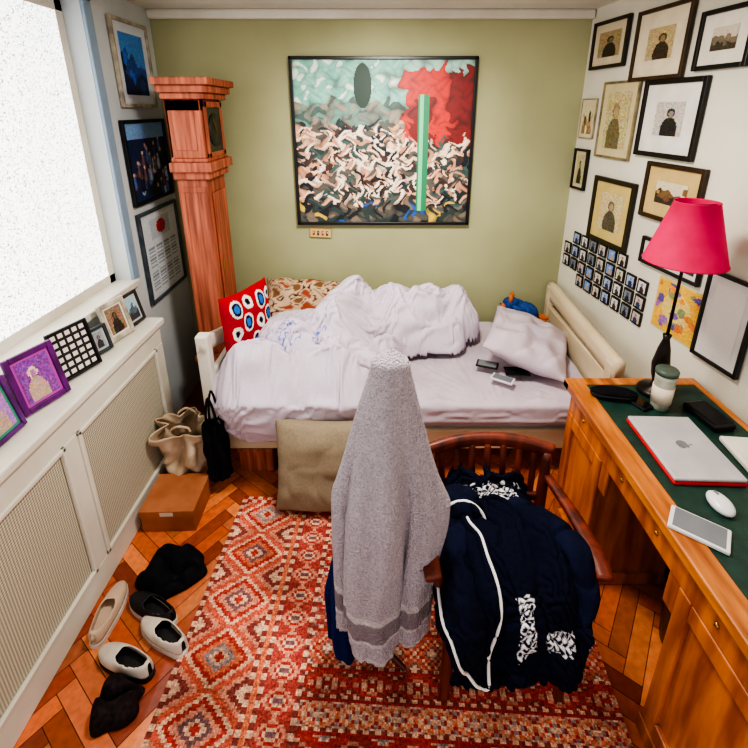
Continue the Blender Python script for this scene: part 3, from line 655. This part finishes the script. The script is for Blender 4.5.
for k in range(7):
    x=-.165+.33*k/6; cp('back_slat',[(x,.195,.47),(x*1.03,.205,.58),(x*1.06,.225,.675)],.012,.006,n=8)

# ------------- hooded jacket on the chair
P=relax(up(jk_['P'],3),3)-np.array((.40,1.1,.5)); nu,nv=P.shape[:2]; cols=np.zeros((nu,nv,3))
def knit(a,b): return (abs(a%8-4)+abs(b%8-4))%4<1.8
for i in range(nu):
    u=-1+2*i/(nu-1)
    for j in range(nv):
        t=j/(nv-1); c=(13,17,38)
        if .10<t<.125 and -.6<u<.7 and (i//5)%2==0: c=(210,208,212)
        if .15<t<.24 and -.3<u<.4 and knit(i*.7,j*.8): c=(232,230,234)
        if .62<t<.86 and -.02<u<.18 and knit(i*.7,j*.8): c=(232,230,234)
        if .80<t<.87 and .32<u<.8 and knit(i*.7,j*.8): c=(232,230,234)
        cols[i,j]=c
jk=thing('hooded_jacket',(.40,1.1,.5),'navy knitted hooded jacket with white piping on the chair','jacket')
vj=MV('navy_knit',.95,bump=.3,bscale=220,nv=.2)
grid('body',P,None,vj,jk,cols,thick=.010)
navy=M('navy_knit_plain',(13,17,38),.95,c2=(22,27,54),scale=12,bump=.3,bscale=220)
pip=M('white_piping',(240,238,236),.8)
def pipe_uv(l,o=.012,r_=.0048):
    pts=[]
    for (u0,t0),(u1,t1) in zip(l[:-1],l[1:]):
        for k in range(7):
            q=k/7; i=int(round((u0+(u1-u0)*q+1)/2*(nu-1))); j=int(round((t0+(t1-t0)*q)*(nv-1)))
            i=max(3,min(nu-4,i)); j=max(3,min(nv-4,j))
            n_=Vector(P[i+3,j]-P[i-3,j]).cross(Vector(P[i,j+3]-P[i,j-3])).normalized()
            tt=t0+(t1-t0)*q; want=Vector((0,-.5,1)) if tt<.6 else Vector((0,-1,.3))
            if n_.dot(want)<0: n_=-n_
            pts.append(Vector(P[i,j])+(n_+want.normalized()).normalized()*o)
    for _ in range(3): pts=[pts[0]]+[(pts[i-1]+pts[i]*2+pts[i+1])/4 for i in range(1,len(pts)-1)]+[pts[-1]]
    sweep('piping',pts,r_,r_,pip,jk,n=8,sub=2)
pipe_uv([(-.72,.2),(-.9,.32),(-.94,.48),(-.93,.66),(-.88,.85),(-.72,.95),(-.5,.95),(-.33,.8),(-.28,.6),(-.36,.44),(-.5,.34)])
def rel(l): return [(x-.40,y-1.1,z-.5) for x,y,z in l]
def sleeve(pts,rr,seed):
    o=sweep('sleeve',rel(pts),rr,[x*.7 for x in rr],navy,jk,n=40,sub=18)
    for v in o.data.vertices:
        c=v.co.copy(); k=.02*puff(nz(c.x*9+seed,c.y*11,c.z*11),4); v.co=c+Vector((nz(c.y*7,c.z*7,1)*.016,0,k))
sleeve([(.46,1.22,.545),(.52,1.13,.58),(.57,1.04,.60),(.60,.97,.59),(.595,.92,.53),(.565,.89,.45)],[.03,.04,.041,.038,.034,.026],1)
sleeve([(.28,1.2,.545),(.25,1.1,.57),(.235,1.0,.555),(.25,.93,.495)],[.03,.038,.036,.028],5)
Ph=np.zeros((60,30,3))
for i in range(60):
    a=2*math.pi*i/60
    for j in range(30):
        t=j/29; ca,sa=math.cos(a),math.sin(a)
        r_=.072*(max(0,1-(2*t-1)**2))**.5*(1+.25*nz(ca*1.5,sa*1.5,t*2)+.2*puff(nz(ca*2,sa*2,t*3+4),4))
        Ph[i,j]=(-.13+r_*ca*.9,.10+r_*sa*.9-.03*t,.03+.11*t)
grid('hood',Ph,None,navy,jk,thick=.008,wrap=True)
sweep('piping',[(-.19,.03,.03),(-.2,.04,.08),(-.165,.045,.125),(-.115,.045,.135),(-.07,.035,.105),(-.055,.015,.065),(-.075,.0,.04)],.005,.005,pip,jk,n=8)

# ------------- desk
dk=thing('desk',(1.07,1.05,0),'old oak pedestal desk with green leather top along the wall','desk')
def db(n,l,m=deskw,b=.005): return boxes(n,[(x0-1.07,x1-1.07,y0-1.05,y1-1.05,z0,z1) for x0,x1,y0,y1,z0,z1 in l],m,dk,b)
DX0,DX1,DY0,DY1=.79,1.345,.36,1.67
db('desk_top',[(DX0,DX0+.075,DY0,DY1,.725,.76),(DX1-.03,DX1,DY0,DY1,.725,.76),(DX0,DX1,DY1-.05,DY1,.725,.7605),(DX0,DX1,DY0,DY0+.05,.725,.7605),(DX0+.01,DX1-.01,DY0+.01,DY1-.01,.715,.75)],deskt)
db('leather_inset',[(DX0+.075,DX1-.03,DY0+.05,DY1-.05,.75,.7585)],leather,0)
db('apron',[(DX0+.025,DX0+.045,DY0+.03,DY1-.03,.62,.715),(DX0+.03,DX1-.03,DY1-.045,DY1-.025,.62,.715)])
for a,b in ((1.34,1.645),(.39,.88)):
    db('pedestal',[(DX0+.04,DX1-.03,a,b,.05,.715),(DX0+.02,DX1-.02,a-.012,b+.012,0,.06)])
    db('panel_moulding',[(DX0+.024,DX0+.042,a+.0,a+.05,.06,.62),(DX0+.024,DX0+.042,b-.05,b,.06,.62),(DX0+.024,DX0+.042,a+.05,b-.05,.06,.12),(DX0+.024,DX0+.042,a+.05,b-.05,.56,.62)])
db('back_panel',[(DX1-.05,DX1-.03,.88,1.34,.02,.715)],M('dark_wood',(40,20,12),.6))
for a,b in ((1.29,1.34),(.88,.93)): db('corner_bracket',[(DX0+.03,DX0+.045,a,b,.5,.62)])
brass=MATS['brass']
for y in (.55,.75,1.0,1.2,1.5): lathe('stud',[(.008,0),(.007,.004),(.003,.007)],brass,dk,loc=(DX0+.025-1.07,y-1.05,.67),rot=(0,math.radians(-90),0),n=12)
wb=thing('waste_basket',(1.12,1.1,0),'dark waste basket in the desk kneehole','basket')
lathe('body',[(.09,0),(.095,.01),(.12,.27),(.125,.28),(.115,.28),(.09,.02)],black,wb); lathe('liner',[(.11,.2),(.115,.27)],blackc,wb)
lp=thing('table_lamp',(1.12,1.57,.76),'table lamp with bright pink-red tapered shade on the desk','lamp')
bz=M('lamp_bronze',(40,32,28),.35,.6)
lathe('base',[(.065,0),(.068,.01),(.06,.02),(.025,.03),(.018,.05),(.028,.09),(.033,.13),(.022,.2),(.012,.24),(.016,.26)],bz,lp)
lathe('stem',[(.006,.26),(.006,.76)],bz,lp,n=12)
shm=M('lamp_shade_pink',(204,4,84),.8,c2=(180,2,64),scale=6,emit=.1)
nu=48; pr=[(.138,.56),(.134,.563),(.07,.78),(.072,.783)]
P=np.zeros((nu,len(pr),3))
for i in range(nu):
    a=2*math.pi*i/nu
    for j,(r_,z) in enumerate(pr): P[i,j]=(r_*math.cos(a),r_*math.sin(a),z)
grid('shade',P,None,shm,lp,thick=.003,wrap=True)
sweep('shade_ring',[(-.07,0,.77),(0,0,.77),(.07,0,.77)],.003,.003,black,lp,n=6)
blob('bulb',(0,0,.68),(.028,.028,.04),M('bulb_glass',(250,230,200),.3,emit=1.0),lp)
lt=thing('laptop',(1.015,1.235,.7587),'closed silver laptop with red underside on the green leather','laptop',(0,0,math.radians(-2)))
sil=M('aluminium',(200,196,200),.4,.3); redp=M('red_case',(206,20,30),.4)
boxes('case_base',[(-.112,.112,-.152,.152,0,.012)],redp,lt,.005); boxes('lid',[(-.11,.11,-.15,.15,.0125,.026)],sil,lt,.006,seg=3)
pts=[]
for i in range(40):
    a=2*math.pi*i/40; x=.02*math.cos(a)*(1+.06*math.sin(a)); y=.02*math.sin(a)-(.004*math.exp(-(math.cos(a)/.25)**2)*(1 if math.sin(a)>0 else -.6))
    if math.hypot(x-.024,y-.003)<.01:
        q=Vector((x-.024,y-.003)).normalized()*.01; x,y=.024+q.x,.003+q.y
    pts.append((x,y,0))
pts2=[(.001,.022,0),(.002,.028,0),(.008,.033,0),(.009,.027,0),(.005,.023,0)]
me=bpy.data.meshes.new('emblem'); me.from_pydata(pts+pts2,[],[tuple(range(40)),tuple(range(40,45))[::-1]])
obj('emblem',me,M('emblem_grey',(120,120,126),.2),lt,(0,0,.0268),(0,0,math.radians(-80)))
ec=thing('glasses_case',(.93,1.53,.7605),'black rounded glasses case on the desk edge','case',(0,0,-.2))
sweep('lower_shell',[(-.085,0,.016),(-.05,0,.016),(0,0,.016),(.05,0,.016),(.085,0,.016)],[.012,.032,.034,.032,.012],[.008,.015,.016,.015,.008],black,ec,n=20)
sweep('lid',[(-.085,0,.024),(-.05,0,.026),(0,0,.028),(.05,0,.026),(.085,0,.024)],[.01,.031,.033,.031,.01],[.006,.014,.016,.014,.006],blackc,ec,n=20)
jr=thing('drinking_glass',(1.08,1.47,.7585),'pale drinking glass with dark rim beside the lamp','glass')
lathe('glass',[(.03,0),(.033,.005),(.036,.13),(.038,.15)],M('frosted_glass',(206,206,190),.15,c2=(150,156,140),trans=.3),jr)
lathe('lid',[(.039,.15),(.04,.165),(.036,.17)],M('jar_lid',(80,94,84),.4),jr)
lathe('label_band',[(.0352,.03),(.0372,.1)],M('label_paper',(214,200,180),.8),jr)
slab('phone',(.87,.93,.7605),.9,.085,.14,.012,wpl,grey,'white phone lying on the desk edge','phone')
ms=thing('computer_mouse',(.985,1.01,.7585),'rounded white computer mouse on the desk','mouse'); blob('shell',(0,0,.012),(.03,.045,.018),wpl,ms); boxes('scroll_wheel',[(-.003,.003,.015,.03,.02,.031)],grey,ms,.001)
slab('phone',(1.01,1.5,.7585),.4,.06,.11,.012,black,scr,'small black phone in front of the lamp','phone')
slab('hard_drive',(1.22,1.4,.7585),.15,.09,.15,.03,black,black,'black external drive beside the laptop','drive')
slab('notebook',(1.22,1.2,.7585),-.1,.1,.17,.02,white,white,'white notebook at the back of the desk','notebook')

# ------------- shoes
def shoe(name,loc,rz,up_,sole,inn,label,L=.225,Wd=.036,Hh=.052,fuzzy=0):
    e=thing(name,loc,label,'shoe',(0,0,rz),'shoes by the radiator cover')
    def hw(t): return Wd*(.62+.4*math.sin(math.pi*min(1,max(0,t))**1.25))*(1 if 0<t<1 else .6)*math.sqrt(max(.05,1-max(0,(t-.8)/.22)**2))*math.sqrt(max(.1,1-max(0,(.12-t)/.14)**2))
    n=44;m=28;vs_=[];fs=[]
    for i in range(n+1):
        t=i/n;y=(t-.5)*L;wv=hw(t);h=Hh*(1-.5*max(0,min(1,(t-.4)/.45)))*math.sqrt(max(.05,1-max(0,(t-.82)/.2)**2))
        for k in range(m+1):
            a=math.pi*k/m; f=fuzzy*nz(t*20,a*6,1)
            vs_.append((wv*math.copysign(abs(math.cos(a))**.7,math.cos(a))+f,y,.02+h*abs(math.sin(a))**.7+f))
    for i in range(n):
        for k in range(m):
            t=(i+.5)/n
            if ((t-.33)/.27)**2+((k+.5-m/2)/(m*.27))**2<1: continue
            a=i*(m+1)+k; fs.append((a,a+1,a+m+2,a+m+1))
    me=bpy.data.meshes.new('upper'); me.from_pydata(vs_,[],fs); me.update(); o=obj('upper',me,up_,e,smooth=True)
    md=o.modifiers.new('t','SOLIDIFY'); md.thickness=.004; md.offset=0
    md=o.modifiers.new('s','SMOOTH'); md.iterations=3
    for nm,z0,z1,kk,mm in (('sole',0,.018,1.1,sole),('insole',.0185,.023,.85,inn)):
        bm=bmesh.new(); R_=[(hw(i/n)*kk,(i/n-.5)*L*(1.03 if kk>1 else .95)) for i in range(n+1)]
        ring=[(x,y) for x,y in R_]+[(-x,y) for x,y in R_[::-1]]
        a=[bm.verts.new((x,y,z0)) for x,y in ring]; b=[bm.verts.new((x,y,z1)) for x,y in ring]
        bm.faces.new(a[::-1]); bm.faces.new(b)
        for i in range(len(ring)): j=(i+1)%len(ring); bm.faces.new((a[i],a[j],b[j],b[i]))
        me=bpy.data.meshes.new(nm); bm.to_mesh(me); bm.free(); obj(nm,me,mm,e)
wsh=M('shoe_white',(222,212,202),.6,c2=(196,184,170),scale=12); dsh=M('shoe_black',(12,10,14),.6,c2=(26,22,26),bump=.3); tan=M('shoe_tan',(206,178,154),.6)
fz=M('dark_brown_fabric',(26,19,20),.9,c2=(44,34,36),scale=60,bump=.1,bscale=200)
shoe('shoe',(-.795,1.13,0),math.radians(62),wsh,wsh,dsh,'white slip-on shoe with dark lining on the parquet')
shoe('shoe',(-.89,1.045,0),math.radians(72),wsh,dsh,dsh,'white slip-on shoe with dark sole')
shoe('shoe',(-1.04,1.21,0),math.radians(4),tan,wsh,tan,'tan canvas shoe standing against the radiator cover')
shoe('shoe',(-.88,1.22,0),math.radians(66),dsh,wsh,dsh,'black trainer with white sole')
def pile(loc,R0,label,mat,seed,ex=1.):
    e=thing('crumpled_garment',loc,label,'clothing'); nu,nv=100,44; P=np.zeros((nu,nv,3))
    for i in range(nu):
        a=2*math.pi*i/nu
        for j in range(nv):
            t=j/(nv-1); ca,sa=math.cos(a),math.sin(a); R_=R0*(1-t)**.8*(1+.5*nz(ca*1.5,sa*1.5,seed)); x,y=R_*ca*ex,R_*sa*.75
            P[i,j]=(x,y,.004+.045*min(1,t*3)**.5*(1+1.0*puff(nz(x*10,y*10,seed+3),4))+.04*nz(x*8,y*8,1)*min(1,t*4))
    grid('cloth',P,None,mat,e,thick=.004,wrap=True)
pile((-.88,1.38,0),.14,'crumpled black garment piled on the parquet beside the shoes',blackc,5,1.0)
pile((-.86,.93,.0),.09,'crumpled dark brown fabric bundle on the parquet',fz,8,.9)

# ------------- lights / world / camera
W=bpy.data.worlds.new('World'); S.world=W; W.use_nodes=True
W.node_tree.nodes['Background'].inputs[0].default_value=(1,.97,.93,1); W.node_tree.nodes['Background'].inputs[1].default_value=1.05
def area(name,loc,rot,sx,sy,e,c):
    l=bpy.data.lights.new(name,'AREA'); l.shape='RECTANGLE'; l.size=sx; l.size_y=sy; l.energy=e; l.color=c
    o=bpy.data.objects.new(name,l); COL.objects.link(o); o.location=loc; o.rotation_euler=rot; return o
area('overhead_fill',(.1,1.5,2.34),(0,0,0),.35,.35,36,(1,.95,.86))  # added fill light out of view, stands for no ceiling fixture
sp=bpy.data.lights.new('wall_halo_spot','SPOT'); sp.energy=70; sp.spot_size=math.radians(74); sp.spot_blend=1; sp.shadow_soft_size=.06; sp.color=(1,.96,.86)  # added spot for a soft bright halo on the back wall, no real lamp
so=bpy.data.objects.new('wall_halo_spot',sp); COL.objects.link(so); so.location=(.05,1.5,2.3); so.rotation_euler=(Vector((.05,1.5,2.3))-Vector((.02,2.84,1.45))).to_track_quat('Z','Y').to_euler()
try: S.view_settings.look='AgX - High Contrast'
except Exception: pass
cam=bpy.data.cameras.new('camera'); co=bpy.data.objects.new('camera',cam); COL.objects.link(co); S.camera=co
cam.sensor_width=36; cam.sensor_fit='HORIZONTAL'; cam.lens=450/748*36; cam.shift_x=-.008; cam.shift_y=-.151; cam.clip_start=.02
co.location=(0,0,1.85); co.rotation_euler=(math.radians(90-18.6),0,0)
